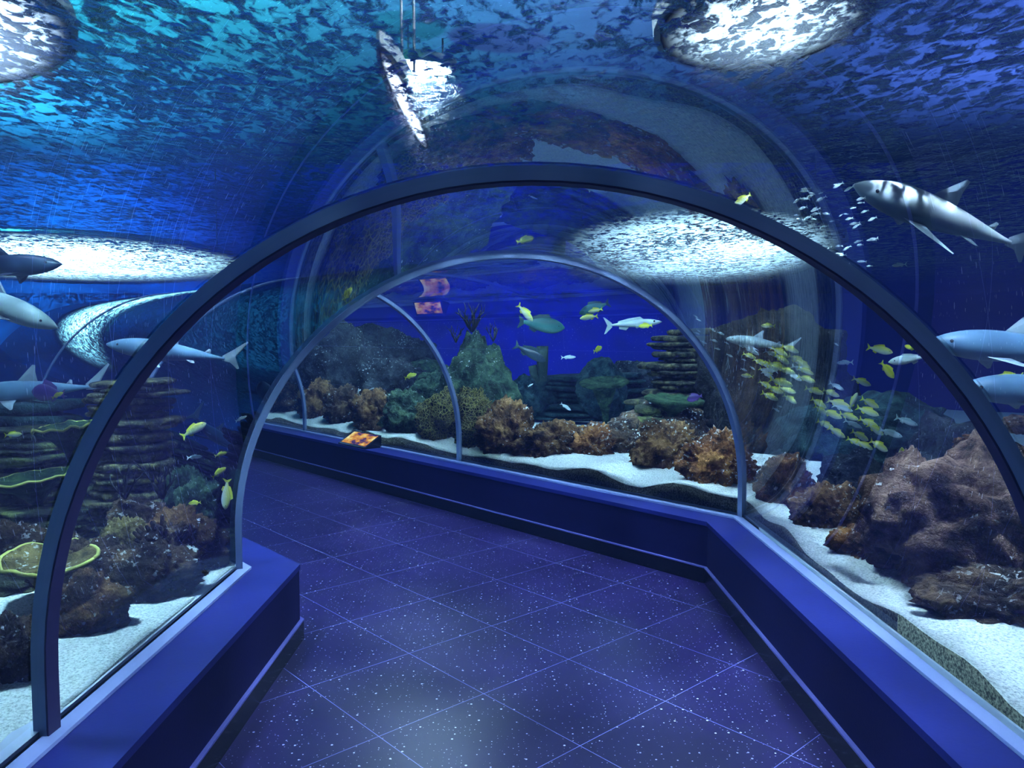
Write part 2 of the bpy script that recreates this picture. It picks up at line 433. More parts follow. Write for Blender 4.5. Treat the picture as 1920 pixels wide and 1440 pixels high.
# water body: absorption and an added blue glow standing for scattered light
wd = bpy.data.worlds.new('world'); scn.world = wd; wd.use_nodes = True
nt = wd.node_tree; nt.nodes.clear()
wo = N(nt, 'ShaderNodeOutputWorld')
bg = N(nt, 'ShaderNodeBackground', Color=(0, 0, 0, 1), Strength=0.0); nt.links.new(bg.outputs[0], wo.inputs[0])
SIG = (.060, .034, .024); LEQ = (.005, .022, .115)
dens = max(SIG)
va = N(nt, 'ShaderNodeVolumeAbsorption', Color=c4([1 - s / dens for s in SIG]), Density=dens)
ev = [s * l for s, l in zip(SIG, LEQ)]; em = max(ev)
ve = N(nt, 'ShaderNodeEmission', Color=c4([e / em for e in ev]), Strength=em)
ad = N(nt, 'ShaderNodeAddShader'); nt.links.new(va.outputs[0], ad.inputs[0]); nt.links.new(ve.outputs[0], ad.inputs[1])
nt.links.new(ad.outputs[0], wo.inputs['Volume'])

# ------------------------------------------------------------------ lamps above the water
def lens_mat(name, col, st):
    m, nt, out = mat(name)
    t = N(nt, 'ShaderNodeTexCoord')
    gx = N(nt, 'ShaderNodeVectorMath', {'operation': 'MULTIPLY_ADD'}); nt.links.new(t.outputs['UV'], gx.inputs[0])
    gx.inputs[1].default_value = (2, 2, 0); gx.inputs[2].default_value = (-1, -1, 0)
    ln = N(nt, 'ShaderNodeVectorMath', {'operation': 'LENGTH'}); nt.links.new(gx.outputs[0], ln.inputs[0])
    k = math_(nt, 'POWER', math_(nt, 'SUBTRACT', 1.0, math_(nt, 'POWER', ln.outputs['Value'], 2.0), clamp=True), 2.0)
    e = N(nt, 'ShaderNodeEmission', Color=c4(col), Strength=math_(nt, 'MULTIPLY', k, st * 2.6)); nt.links.new(e.outputs[0], out.inputs[0])
    return m
def floodlight(loc, size, tilt, col, st, label, group=None):
    loc = Vector(loc)
    e = empty('floodlight', loc, label, 'lamp', group)
    rot = Vector(tilt).normalized().to_track_quat('-Z', 'Y').to_matrix()
    a, b = size
    def disc(mb, k, z0, z1):
        mb.loft([[rot @ Vector((math.cos(i * math.pi / 16) * (a / 2 + k), math.sin(i * math.pi / 16) * (b / 2 + k), z)) for i in range(32)] for z in (z0, z1)], smooth=False)
    hb = MB(); disc(hb, .04, .012, .11); hb.build('housing', M['housing'], e)
    lb = MB(); NR = 6
    vs = [rot @ Vector((math.cos(i * math.pi / 16) * a / 2 * r / NR, math.sin(i * math.pi / 16) * b / 2 * r / NR, 0)) for r in range(1, NR + 1) for i in range(32)]
    fs = [tuple(range(31, -1, -1))] + [(r * 32 + i, r * 32 + 32 + i, r * 32 + 32 + (i + 1) % 32, r * 32 + (i + 1) % 32)[::-1] for r in range(NR - 1) for i in range(32)]
    lb.add(vs, fs, False); lo = lb.build('lens', lens_mat('lens_glow', col, st), e)
    uv = lo.data.uv_layers.new(name='UVMap'); uvs = [(.5 + .5 * math.cos(i * math.pi / 16) * r / NR, .5 + .5 * math.sin(i * math.pi / 16) * r / NR) for r in range(1, NR + 1) for i in range(32)]
    for lp in lo.data.loops: uv.data[lp.index].uv = uvs[lp.vertex_index]
    L = ZT - loc.z - .12
    for sx in (-1, 1):
        sb = MB(); q = rot @ Vector((sx * (a * .4), 0, .10)); sb.tube([q, (q.x, q.y, L)], .012, 6)
        sb.build('hanger', M['housing'], e)
    return e
floodlight((-6.9, 12.2, 2.80), (5.4, .8), (.42, -.7, -.40), (.85, 1, .98), 13, 'bright white floodlight glaring through the water at the far left')
floodlight((-3.55, 4.9, 3.5), (1.4, 1.7), (.1, -.1, -1), (.72, .80, 1), 10, 'violet white floodlight above the water, upper left corner')
floodlight((1.55, 4.85, 3.5), (1.4, 1.2), (.1, -.1, -1), (.74, .86, 1), 5, 'soft white floodlight above the vault, upper right')
floodlight((3.15, 13.6, 3.12), (5.0, 1.9), (-.2, -.6, -.75), (.80, .92, 1), 9, 'white floodlight sparkling through ripples beyond the bend')
floodlight((-.74, 5.6, 3.2), (.11, 2.3), (0, 0, -1), (.9, .85, 1), 10, 'narrow strip lamp throwing a column of glints over the vault')
floodlight((2.35, 2.6, 4.4), (.6, .6), (0, .1, -1), (.84, .90, 1), 1150, 'added blue white floodlight out of view over the right hand reef')  # added to light the right sand and the shark, no such lamp in view
floodlight((-2.1, 2.5, 4.4), (.6, .6), (-.05, .25, -1), (.74, .95, 1), 1150, 'added blue white floodlight out of view over the left hand reef')  # added to brighten the left sand and rocks
floodlight((0.4, 4.9, 4.4), (.5, .5), (0, .35, -1), (.90, .98, 1), 1300, 'added white floodlight over the vault at the bend, aimed at the far sand')  # added to light the far bank from the front
floodlight((-.95, 8.6, 4.5), (.6, .6), (-.1, .1, -1), (.88, .97, 1), 760, 'added white floodlight high over the walkway past the bend')  # added to brighten the sand strip past the bend
floodlight((1.95, 7.2, 4.7), (.6, .6), (-.1, .35, -1), (.88, .97, 1), 620, 'added white floodlight high over the water beyond the bend')  # added to lift the middle distance rocks
floodlight((-2.7, -1.5, 4.3), (.9, .9), (.1, .5, -1), (.60, .80, 1), 36, 'added blue white floodlight behind the viewer on the left')  # added behind the camera to light the arch legs
floodlight((2.7, -1.4, 4.3), (.9, .9), (-.1, .5, -1), (.62, .68, 1), 40, 'added blue white floodlight behind the viewer on the right')  # added front light for ribs, ledges and rocks
def spot(name, loc, target, col, power, angle=60, r=.1):  # for added fill spots without fixtures, tinting ceiling and walls
    l = bpy.data.lights.new(name, 'SPOT'); l.energy = power; l.color = col; l.spot_size = R(angle); l.spot_blend = .6; l.shadow_soft_size = r
    o = bpy.data.objects.new(name, l); COL.objects.link(o); o.location = loc
    o.rotation_euler = (Vector(target) - Vector(loc)).to_track_quat('-Z', 'Y').to_euler()
    return o
spot('teal_uplight', (-4.2, 6.5, 2.7), (-3.0, 7.5, 5.0), (.08, 1, .72), 5000, 125)  # added ceiling fills: their colour shows through the ripples
spot('far_teal_uplight', (-7.5, 11.0, 2.9), (-7.0, 11.5, 5.0), (.10, .85, .95), 4200, 140)
spot('far_violet_uplight', (6.3, 10.0, 2.9), (6.5, 10.0, 5.0), (.34, .40, .95), 1300, 140)
spot('violet_uplight', (4.5, 5.0, 2.7), (4.0, 6.0, 5.0), (.28, .34, 1), 3200, 135)
spot('blue_uplight', (0.0, 8.0, 2.7), (0.3, 8.0, 5.0), (.34, .50, .80), 800, 145)
spot('blue_wall_fill', (0.0, 12.0, 3.4), (0.5, 15.5, 1.6), (.12, .12, 1), 1700, 130)  # added wall fills: brighten the blue and teal behind the water
spot('teal_wall_fill', (-9.0, 6.0, 3.4), (-13.0, 7.5, 1.6), (.08, .6, 1), 6000, 130)
spot('teal_back_fill', (-8.5, 12.0, 3.4), (-9.0, 15.5, 1.8), (.06, .55, 1), 7000, 130)
spot('teal_front_fill', (-6.0, -2.5, 3.6), (-6.5, -5.5, 1.5), (.06, .6, 1), 4000, 140)
#PART2
# ------------------------------------------------------------------ reef
def clear(x, y):
    """distance from the glass line, outside the tunnel"""
    u1 = x - AX; u2 = N2.dot(Vector((x, y)) - B0)
    right = max(u1, u2) - W; left = min(-u1, -u2) - W
    return max(right, left)
def fract(p, o=5, h=.9): return noise.fractal(p, h, 2.1, o)
ICO = {}
def ico(sub):
    if sub not in ICO:
        bm = bmesh.new(); bmesh.ops.create_icosphere(bm, subdivisions=sub, radius=1)
        ICO[sub] = ([v.co.copy() for v in bm.verts], [tuple(v.index for v in f.verts) for f in bm.faces]); bm.free()
    return ICO[sub]
def lump(mb, dims, seed, sub=5, amp=.34, fr=1.5, knob=.10, kf=5.0, taper=0.0, terr=0):
    vs, fs = ico(sub); o = Vector((seed * 3.7, seed * 1.9, seed * 5.3)); out = []
    a, b, c = dims[0] / 2, dims[1] / 2, dims[2]
    for v in vs:
        p = v * fr + o
        k = 1 + amp * fract(p, 3) + .5 * amp * noise.noise(p * .7)
        d = noise.voronoi(v * kf + o)[0]
        k += knob * (.45 - d[0]) + knob * .45 * fract(v * kf * 2.3 + o, 3)
        q = v * max(.45, k)
        z = q.z * .5 + .5
        if terr:
            zz = z * terr; fl = math.floor(zz); sh = noise.noise(Vector((fl * 7.3 + seed, 1.7, .3)))
            q.x *= 1 + .16 * sh; q.y *= 1 + .16 * sh
        w = 1 - taper * max(0, min(1, z))
        out.append((q.x * w, q.y * w, max(0, z)))
    def ext(i): vals = sorted(abs(p[i]) for p in out); return vals[int(len(vals) * .985)]
    ex, ey, ez = ext(0), ext(1), max(p[2] for p in out)
    mb.add([(x / ex * a, y / ey * b, z / ez * c) for x, y, z in out], fs)
def slabs(mb, dims, seed, n=9, lean=(0, 0), prof=None, thick=.8):
    rr = random.Random(seed); a, b, c = dims[0] / 2, dims[1] / 2, dims[2]; z = 0.0
    hs = [rr.uniform(.6, 1.4) for _ in range(n)]; tot = sum(hs)
    K = 44
    for i in range(n):
        h = hs[i] / tot * c; t = (z + h / 2) / c
        pr = prof(t) if prof else 1 - .35 * t
        r0 = pr * rr.uniform(.84, 1.10); ox, oy = rr.uniform(-.14, .14) * a + lean[0] * t * a, rr.uniform(-.14, .14) * b + lean[1] * t * b
        tx, ty = rr.uniform(-.05, .05), rr.uniform(-.05, .05)
        rad = [r0 * (1 + .22 * noise.noise(Vector((math.cos(k * 2 * math.pi / K) * 1.3, math.sin(k * 2 * math.pi / K) * 1.3, seed + i * 3.1))) + .14 * noise.noise(Vector((math.cos(k * 2 * math.pi / K) * 4.5, math.sin(k * 2 * math.pi / K) * 4.5, seed + i * 1.7)))) for k in range(K)]
        rings = []
        for zz, s in ((0.0, .82), (.10 * h, .95), (.45 * h, 1.0), (h * thick * .8, .99), (h * thick, .93), (h * thick, .5)):
            ring = []
            for k in range(K):
                x = math.cos(k * 2 * math.pi / K) * rad[k] * a * s; y = math.sin(k * 2 * math.pi / K) * rad[k] * b * s
                ring.append((x + ox, y + oy, z + zz + x * tx + y * ty + .012 * noise.noise(Vector((x * 9, y * 9, i)))))
            rings.append(ring)
        mb.loft(rings)
        z += h
    # dark core between the slabs
    mb.loft([[(math.cos(k * math.pi / 8) * a * .6 * q, math.sin(k * math.pi / 8) * b * .6 * q, zz) for k in range(16)] for zz, q in ((0, 1), (c * .45, prof(.45) if prof else .85), (c * .93, prof(.93) if prof else .68))])
ROCKS = []
def rock(label, px, ybase, w, h, style, m, seed, depth=.8, Y=None, name='reef_rock', cat='rock', group=None, push=True, zb=.40, gap=.05, out=0.0, **kw):
    if Y is None:
        g = G(px, ybase, .48); Y = g.y
        d = ray(px, 700); dxy = Vector((d.x, d.y)).normalized()
        Y += dxy.y * depth * w * Y / F * .42
    best = None
    for k in range(60):
        for yy in ((Y + .03 * k, Y - .03 * k) if k < 14 else (Y + .03 * k,)):
            c = P(px, ybase, yy); wr = w * yy / F; r = .5 * wr * (.5 + .5 * depth) * .92
            q = clear(c.x, c.y) / (r + gap)
            if best is None or q > best[0] + 1e-4: best = (q, yy)
        if not push or best[0] >= 1: break
    if push: Y = best[1]
    else: best = (1, Y)
    c = P(px, ybase, Y); wr = w * Y / F * max(.45, min(1, best[0])); r = .5 * wr * (.5 + .5 * depth) * .92
    c.x += out
    ztop = P(px, ybase - h, Y).z
    hh = max(.12, ztop - zb)
    mb = MB(); dims = (wr, wr * depth, hh)
    if style == 'lump': lump(mb, dims, seed, **kw)
    elif style == 'slabs': slabs(mb, dims, seed, **kw)
    o = mb.build(name, M[m], None); o.location = (c.x, c.y, zb)
    o.rotation_euler = (0, 0, -math.atan2(c.x, c.y))
    tag(o, label, cat, group); ROCKS.append((label, c.x, c.y, wr))
    if clear(c.x, c.y) < r: print('TIGHT', label, round(clear(c.x, c.y), 2), round(r, 2))
    return o, Vector((c.x, c.y, zb + hh)), wr

# --- right bank, near to far
rock('dark brown rubble mound with white shell grit, lower right edge of the photo', 1850, 1215, 330, 150, 'lump', 'umber', 1, .7, knob=.22, kf=9, gap=.07, out=0.10)
rock('huge purple brown boulder leaning over the right hand sand', 1805, 1130, 400, 330, 'lump', 'mauve', 2, .7, amp=.42, knob=.14, kf=4, out=.08)
rock('brown upright boulder with a pale pitted face behind the right sand', 1668, 1085, 150, 250, 'lump', 'mauve', 33, .7, amp=.40, knob=.16, kf=4, out=.08)
rock('rust brown nubbly rock under the blue fish, right of the sand', 1600, 1075, 150, 90, 'lump', 'rust', 4, .8, knob=.25, kf=7, gap=.07, out=.09)
rock('low reddish rubble rock edging the right sand, below the cave', 1525, 1020, 130, 120, 'lump', 'brown', 5, .8, knob=.26, kf=7, gap=.07, out=.06)
rock('dark hollow boulder shading the cave on the right', 1600, 960, 130, 120, 'lump', 'charcoal', 6, .8, Y=5.0)
rock('squat brown rock in front of the cave on the right', 1570, 1010, 110, 95, 'lump', 'brown', 105, .8, Y=4.35, knob=.25, kf=7)
rock('reddish rock beside the foot of the bend arch, outside the glass', 1455, 965, 110, 120, 'lump', 'rust', 7, .8, knob=.22, gap=.07, out=0.06)
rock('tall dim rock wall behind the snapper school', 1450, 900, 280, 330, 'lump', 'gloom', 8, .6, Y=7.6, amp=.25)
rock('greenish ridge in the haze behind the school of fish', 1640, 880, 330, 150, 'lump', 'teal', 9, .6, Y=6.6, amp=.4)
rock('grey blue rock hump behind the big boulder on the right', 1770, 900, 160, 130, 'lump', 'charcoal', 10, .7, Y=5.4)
rock('round red brown bush coral on top of the big right boulder', 1835, 905, 95, 95, 'lump', 'rust', 11, .9, Y=4.3, zb=.9, knob=.35, kf=9, name='bush_coral', cat='coral')
rock('pinkish rock at the right edge beyond the first arch', 1915, 905, 90, 60, 'lump', 'mauve', 12, .9, Y=4.6, zb=1.0)

# --- far side front band, right to left
far_band = [(1345, 925, 130, 130, 'rust', 'rust brown rubble rock just left of the bend arch foot'),
            (1250, 893, 120, 110, 'brown', 'dark brown rubble rock strewn with white grit past the bend'),
            (1165, 862, 90, 60, 'umber', 'low grit covered rubble rock at the end of the sand tongue'),
            (1108, 868, 100, 78, 'rust', 'orange brown knob of rock left of the white grit'),
            (1028, 868, 120, 88, 'brown', 'brown rock knoll above the sand in the middle of the far bank'),
            (950, 858, 100, 120, 'brown', 'brown weedy rock right of the pale arch past the bend'),
            (893, 850, 80, 130, 'honey', 'honeycomb patterned coral block right behind the pale arch'),
            (832, 838, 90, 120, 'honey', 'honeycomb patterned coral block left behind the pale arch'),
            (765, 826, 85, 100, 'green', 'mossy rock in the front row between the two pale arches'),
            (702, 815, 80, 90, 'brown', 'brown rock in the front row behind the orange sign'),
            (650, 803, 75, 85, 'umber', 'dark brown rock in the front row left of the orange sign'),
            (598, 790, 70, 85, 'brown', 'grit speckled brown rock by the left pale arch'),
            (540, 780, 80, 70, 'umber', 'brown rock left of the left pale arch at the end of the bank')]
for i, (x, yb, w, h, m, lab) in enumerate(far_band):
    rock(lab, x, yb, w * 1.12, h, 'lump', m, 40 + i, .9, gap=.05 if i < 6 else .15, knob=.30, kf=7, name='coral_block' if m == 'honey' else 'reef_rock', cat='coral' if m == 'honey' else 'rock')
# --- second row and background past the bend
rock('tall layered slate stack right of the blue water', 1285, 850, 225, 235, 'slabs', 'slate', 60, .7, Y=8.3, n=20, prof=lambda t: 1 - .55 * t, name='slate_stack')
rock('brown sloping rock under the slate stack', 1240, 850, 190, 105, 'lump', 'umber', 61, .8, Y=7.6, amp=.3)
rock('mossy flat slab below the slate stack', 1225, 800, 90, 45, 'slabs', 'olive', 62, .8, Y=7.4, n=4, name='slate_stack')
rock('green encrusted pinnacle crowned with branching coral', 895, 830, 165, 215, 'lump', 'green', 63, .8, Y=8.6, amp=.34, taper=.62, knob=.18)
rock('mossy shoulder rock left of the pinnacle', 812, 820, 120, 130, 'lump', 'green', 64, .8, Y=9.2, knob=.2)
rock('dark blue green rock wall in the middle distance', 1085, 850, 230, 150, 'slabs', 'teal', 65, .5, Y=11.0, n=8, prof=lambda t: 1.0, name='slate_stack')
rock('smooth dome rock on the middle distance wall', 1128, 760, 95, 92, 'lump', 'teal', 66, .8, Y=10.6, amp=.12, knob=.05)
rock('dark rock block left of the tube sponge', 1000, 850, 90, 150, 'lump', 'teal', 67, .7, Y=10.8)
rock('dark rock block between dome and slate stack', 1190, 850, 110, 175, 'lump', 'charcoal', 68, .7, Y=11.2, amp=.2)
for i, (x, yb, w, h, Y, m, lab) in enumerate([
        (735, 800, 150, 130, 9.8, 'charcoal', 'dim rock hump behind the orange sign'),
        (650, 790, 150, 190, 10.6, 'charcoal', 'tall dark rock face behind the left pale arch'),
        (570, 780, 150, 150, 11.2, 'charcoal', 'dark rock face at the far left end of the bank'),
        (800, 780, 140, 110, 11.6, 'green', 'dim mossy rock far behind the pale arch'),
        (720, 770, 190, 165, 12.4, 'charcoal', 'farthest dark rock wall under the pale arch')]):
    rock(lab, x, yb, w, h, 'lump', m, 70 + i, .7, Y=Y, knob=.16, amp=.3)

# --- left bank
rock('dark red brown rock by the left foot of the bend arch', 392, 1068, 110, 95, 'lump', 'umber', 80, .8, knob=.22, kf=8)
rock('long low brown rubble rock along the left sand', 285, 1110, 190, 95, 'lump', 'umber', 81, .6, knob=.24, kf=8)
rock('brown rubble rock beside the first arch, left sand', 165, 1175, 150, 110, 'lump', 'brown', 82, .7, knob=.24, kf=8)
rock('mossy dark rock at the left edge, left of the first arch', 25, 1265, 130, 120, 'lump', 'umber', 83, .8, knob=.24, kf=8)
rock('dark green rock under the plate coral at the left edge', 40, 1150, 190, 90, 'lump', 'olive', 84, .7, Y=3.4, knob=.2)
o, t, w = rock('yellow brown brain coral boulder in the middle of the left bank', 238, 1060, 105, 95, 'lump', 'yellowcoral', 85, .8, Y=3.55, amp=.2, knob=.2, kf=9, name='brain_coral', cat='coral')
rock('dark rounded rock topped with black branching corals', 262, 990, 110, 65, 'lump', 'umber', 86, .8, Y=3.85, knob=.15, zb=.5)
rock('tall dark strata pillar on the left with slabs at its top', 258, 960, 165, 250, 'slabs', 'slate', 87, .62, Y=4.15, n=24, prof=lambda t: 1.0 - .1 * t, name='slate_stack')
rock('green grey rock above the pale sand patch on the left', 372, 960, 80, 70, 'lump', 'green', 88, .8, Y=3.95, zb=.55, knob=.2)
rock('broad ledge of yellow edged slate at the left edge, upper one', 55, 990, 290, 190, 'slabs', 'olive', 89, .6, Y=4.9, n=14, prof=lambda t: 1.1 - .45 * t, name='slate_stack')
rock('broad ledge of grey slate at the left edge, lower one', 90, 1075, 240, 120, 'slabs', 'olive', 90, .6, Y=4.1, n=9, prof=lambda t: 1.05 - .3 * t, name='slate_stack')
rock('dim slate outcrop far behind the left ledges', 60, 880, 260, 130, 'slabs', 'teal', 91, .6, Y=5.6, n=8, name='slate_stack')

rock('dusky brown rubble filling the middle of the left bank', 330, 1010, 130, 70, 'lump', 'brown', 101, .7, Y=3.72, knob=.25, kf=8)
rock('dark rubble behind the first arch on the left', 150, 1090, 150, 90, 'lump', 'umber', 102, .7, Y=3.3, knob=.25, kf=8)
rock('dark rock behind the wide plate coral at the left edge', 20, 1060, 150, 90, 'lump', 'umber', 103, .7, Y=3.7, knob=.22)
rock('green weedy rock right of the strata pillar on the left', 345, 930, 70, 60, 'lump', 'green', 104, .8, Y=4.02, zb=.6, knob=.25)
def plate(label, px, py, Y, w, m, seed, stalk=.35, tilt=(0, 0), rim=True, name='plate_coral'):
    c = P(px, py, Y); r = w * Y / F / 2
    e = empty(name, (c.x, c.y, c.z), label, 'coral'); e.rotation_euler = (tilt[0], tilt[1], 0)
    K = 48; rad = [r * (1 + .13 * noise.noise(Vector((math.cos(k * 2 * math.pi / K) * 1.5, math.sin(k * 2 * math.pi / K) * 1.5, seed)))) for k in range(K)]
    def ring(s, z, wob=0): return [(math.cos(k * 2 * math.pi / K) * rad[k] * s, math.sin(k * 2 * math.pi / K) * rad[k] * s * .8, z + wob * noise.noise(Vector((k * .4, s, seed)))) for k in range(K)]
    mb = MB(); mb.loft([ring(.12, -stalk), ring(.14, -stalk * .5), ring(.5, -.07), ring(.95, -.022, .02), ring(1.0, 0, .02), ring(.93, .008, .02), ring(.5, -.012), ring(.1, -.02)])
    mb.build('plate', M[m], e)
    if rim:
        t = MB(); pts = ring(1.0, 0.002, .02); t.tube(pts + [pts[0]], .008, 6); t.build('rim', M['plate_rim'], e)
    return e
plate('wide yellow brown plate coral low on the left, half behind the first arch', 92, 1045, 3.15, 172, 'plate', 3, .4, (.17, .05))
plate('pale edged plate coral high on the left ledges', 120, 800, 4.4, 110, 'plate_green', 5, .3, (.08, -.1))
plate('thin yellow edged plate at the left edge above the ledges', 60, 895, 4.2, 150, 'plate_green', 6, .3, (.08, -.12))
plate('grey green plate coral in front of the dome rock', 1132, 716, 9.6, 98, 'plate_green', 8, .8, (.22, -.08), False)
plate('mossy plate coral on the brown slope under the slate stack', 1262, 748, 7.3, 110, 'plate_green', 9, .3, (.12, .05), False)
plate('small orange plate coral on top of the big right boulder', 1800, 878, 4.0, 80, 'plate', 10, .2, (.12, .1), False)

def branches(label, px, py, Y, size, m, seed, n=6, depth=3, name='branching_coral', spread=.55):
    c = P(px, py, Y); L = size * Y / F; rr = random.Random(seed); mb = MB()
    def grow(p, d, l, r, k):
        q = p + d * l * .5 + Vector((rr.uniform(-.1, .1), rr.uniform(-.1, .1), 0)) * l; e2 = p + d * l
        mb.tube([p, q, e2], [r, r * .85, r * .6], 5)
        if k > 0:
            for _ in range(2 if k < depth else 3):
                nd = (d + Vector((rr.uniform(-1, 1), rr.uniform(-1, 1), rr.uniform(-.2, .8))) * spread).normalized()
                grow(e2 if rr.random() < .6 else q, nd, l * rr.uniform(.6, .85), r * .62, k - 1)
    for i in range(n):
        a = i * 2 * math.pi / n + rr.random()
        grow(Vector((0, 0, 0)), Vector((math.cos(a) * .6, math.sin(a) * .4, 1)).normalized(), L * .42, L * .04, depth - 1)
    o = mb.build(name, M[m]); o.location = c; tag(o, label, 'coral'); return o
branches('black branching coral crowning the green pinnacle', 885, 622, 8.6, 62, 'branch', 1, 7)
branches('black twiggy coral on the right shoulder of the pinnacle', 925, 640, 8.5, 40, 'branch', 2, 5)
branches('black twiggy coral on the left shoulder of the pinnacle', 855, 642, 8.6, 38, 'branch', 22, 5)
branches('black branching coral on the left bank, nearer the first arch', 235, 935, 3.75, 70, 'branch', 3, 4)
branches('black branching coral on the left bank beside the pale sand', 305, 935, 3.8, 85, 'branch', 4, 5)
branches('orange brown twiggy coral on the red bush coral', 1838, 866, 4.1, 45, 'branch_red', 5, 6, 2, spread=.9)
branches('dark twig of coral in the middle of the far brown bank', 1190, 820, 7.2, 38, 'branch', 6, 3)
branches('dark twiggy coral below the slate stack, by the bend arch', 1345, 800, 7.0, 50, 'branch', 7, 4, spread=.8)

def fingers(label, px, py, Y, w, m, seed, n=26):
    c = P(px, py, Y); r = w * Y / F / 2; rr = random.Random(seed); mb = MB()
    lump(mb, (r * 2, r * 1.6, r * 1.0), seed, 4)
    for i in range(n):
        a = rr.uniform(0, 6.28); s = math.sqrt(rr.random()); b = Vector((math.cos(a) * s * r * .8, math.sin(a) * s * r * .7, r * (.95 - .5 * s)))
        d = Vector((b.x * .9, b.y * .9, r * .8)).normalized(); l = r * rr.uniform(.3, .5)
        mb.tube([b, b + d * l * .6, b + d * l, b + d * l * 1.12], [r * .07, r * .085, r * .07, r * .02], 7)
    o = mb.build('finger_coral', M[m]); o.location = c; return tag(o, label, 'coral')
fingers('dark stubby finger coral right of the yellow brain coral', 305, 1030, 3.5, 95, 'umber', 3)
fingers('brown weedy finger coral near the cave on the right', 1640, 1090, 4.0, 75, 'brown', 5)
def sponge(label, px, py, Y, hpx):
    c = P(px, py, Y); h = hpx * Y / F; mb = MB()
    for dx, k, r in ((0, 1, .16), (-.35, .45, .12)):
        p = [Vector((dx * h * .2, 0, 0)), Vector((dx * h * .7, 0, h * k * .5)), Vector((dx * h * .8, 0, h * k))]
        mb.tube(p + [p[-1] - Vector((0, 0, h * .08))], [h * r * .8, h * r, h * r * 1.05, h * r * .7], 12)
    o = mb.build('tube_sponge', M['sponge']); o.location = c; return tag(o, label, 'sponge')
sponge('upright dark tube sponge silhouetted against the blue water', 1017, 715, 9.8, 66)

# ------------------------------------------------------------------ fish
def fish_mat(name, back, side, belly, rough=.35, stripe=None):
    m, nt, out = mat(name)
    sx = N(nt, 'ShaderNodeSeparateXYZ', Vector=coords(nt))
    c = ramp(nt, math_(nt, 'MULTIPLY_ADD', sx.outputs[2], 3.2, .5), [(.12, belly), (.42, side), (.72, back)])
    if stripe:
        k = math_(nt, 'LESS_THAN', math_(nt, 'ABSOLUTE', math_(nt, 'SINE', math_(nt, 'MULTIPLY', sx.outputs[2], 95))), .35)
        c = mixc(nt, math_(nt, 'MULTIPLY', k, .5), c, stripe)
    c = mixc(nt, math_(nt, 'MULTIPLY', noise_(nt, coords(nt), 14, 3), .35), c, [q * .5 for q in side])
    b = principled(nt, out, Base_Color=c, Roughness=rough); b.inputs['Specular IOR Level'].default_value = .4
    return m
FM = {
 'snapper': fish_mat('snapper_skin', (.85, .82, .07), (.82, .90, .52), (.92, .97, 1), stripe=(.35, .55, .8)),
 'silver': fish_mat('silver_skin', (.42, .58, .66), (.75, .88, .95), (.95, .98, 1)),
 'yellow': fish_mat('yellow_skin', (.55, .60, .03), (.80, .80, .08), (.85, .85, .35)),
 'grouper': fish_mat('grouper_skin', (.03, .12, .13), (.07, .26, .26), (.18, .42, .40)),
 'dark': fish_mat('dark_fish_skin', (.015, .03, .05), (.03, .06, .09), (.06, .10, .14)),
 'purple': fish_mat('purple_fish_skin', (.03, .015, .10), (.05, .02, .16), (.10, .05, .22)),
 'tang': fish_mat('blue_tang_skin', (.01, .02, .55), (.02, .05, .80), (.03, .06, .6)),
 'fin_y': simple('yellow_fin', (.75, .75, .05), .5), 'fin_s': simple('pale_fin', (.55, .68, .70), .5),
 'fin_d': simple('dark_fin', (.02, .06, .07), .5), 'fin_p': simple('purple_fin', (.04, .02, .12), .5), 'fin_b': simple('blue_fin', (.02, .04, .5), .5),
 'eye': simple('fish_eye', (.01, .01, .012), .15),
 'shark': fish_mat('shark_skin', (.10, .16, .22), (.20, .30, .38), (.80, .88, .92)),
 'shark_pale': fish_mat('pale_shark_skin', (.30, .42, .50), (.45, .58, .62), (.88, .95, .95)),
 'shark_blue': fish_mat('blue_shark_skin', (.16, .30, .50), (.12, .24, .40), (.55, .68, .85)),
 'shark_painted_lit': fish_mat('painted_lit_shark_skin', (.97, .97, 1), (.20, .30, .40), (.10, .20, .28)),  # light from above painted in: white back, dull flanks and belly
 'shark_dark': fish_mat('dark_shark_skin', (.02, .04, .10), (.03, .06, .12), (.20, .28, .38)),
 'shark_fin': simple('shark_fin_skin', (.32, .40, .50), .5), 'shark_fin_dark': simple('dark_shark_fin_skin', (.04, .06, .12), .5)}
def body_mesh(name, m, depth, width, nose=.5, tail=-.40, ped=.22, peak=.62, n=14, bellyf=1.0, smooth=True):
    mb = MB(); K = 14; rings = []
    for i in range(n + 1):
        t = i / n; x = tail + (nose - tail) * t
        if t < peak: s = ped + (1 - ped) * math.sin(t / peak * math.pi / 2) ** 1.25
        else: s = max(.02, math.cos((t - peak) / (1 - peak) * math.pi / 2)) ** .62
        zc = .015 * depth * (1 - t)
        rings.append([(x, math.cos(k * 2 * math.pi / K) * width / 2 * s, zc + math.sin(k * 2 * math.pi / K) * depth / 2 * s * (bellyf if math.sin(k * 2 * math.pi / K) < 0 else 1)) for k in range(K)])
    mb.loft(rings); me = mb.mesh(name); me.materials.append(m); return me
def fin_mesh(name, m, poly, plane='xz', th=.008):
    """flat fin outline with a thin wedge section"""
    mb = MB(); n = len(poly)
    def pt(p, s): return (p[0], s, p[1]) if plane == 'xz' else (p[0], p[1], s)
    cx = sum(p[0] for p in poly) / n; cz = sum(p[1] for p in poly) / n
    vs = [pt(p, 0) for p in poly] + [pt((cx, cz), th), pt((cx, cz), -th)]
    fs = [(i, (i + 1) % n, n) for i in range(n)] + [((i + 1) % n, i, n + 1) for i in range(n)]
    mb.add(vs, fs, False); me = mb.mesh(name); me.materials.append(m); return me
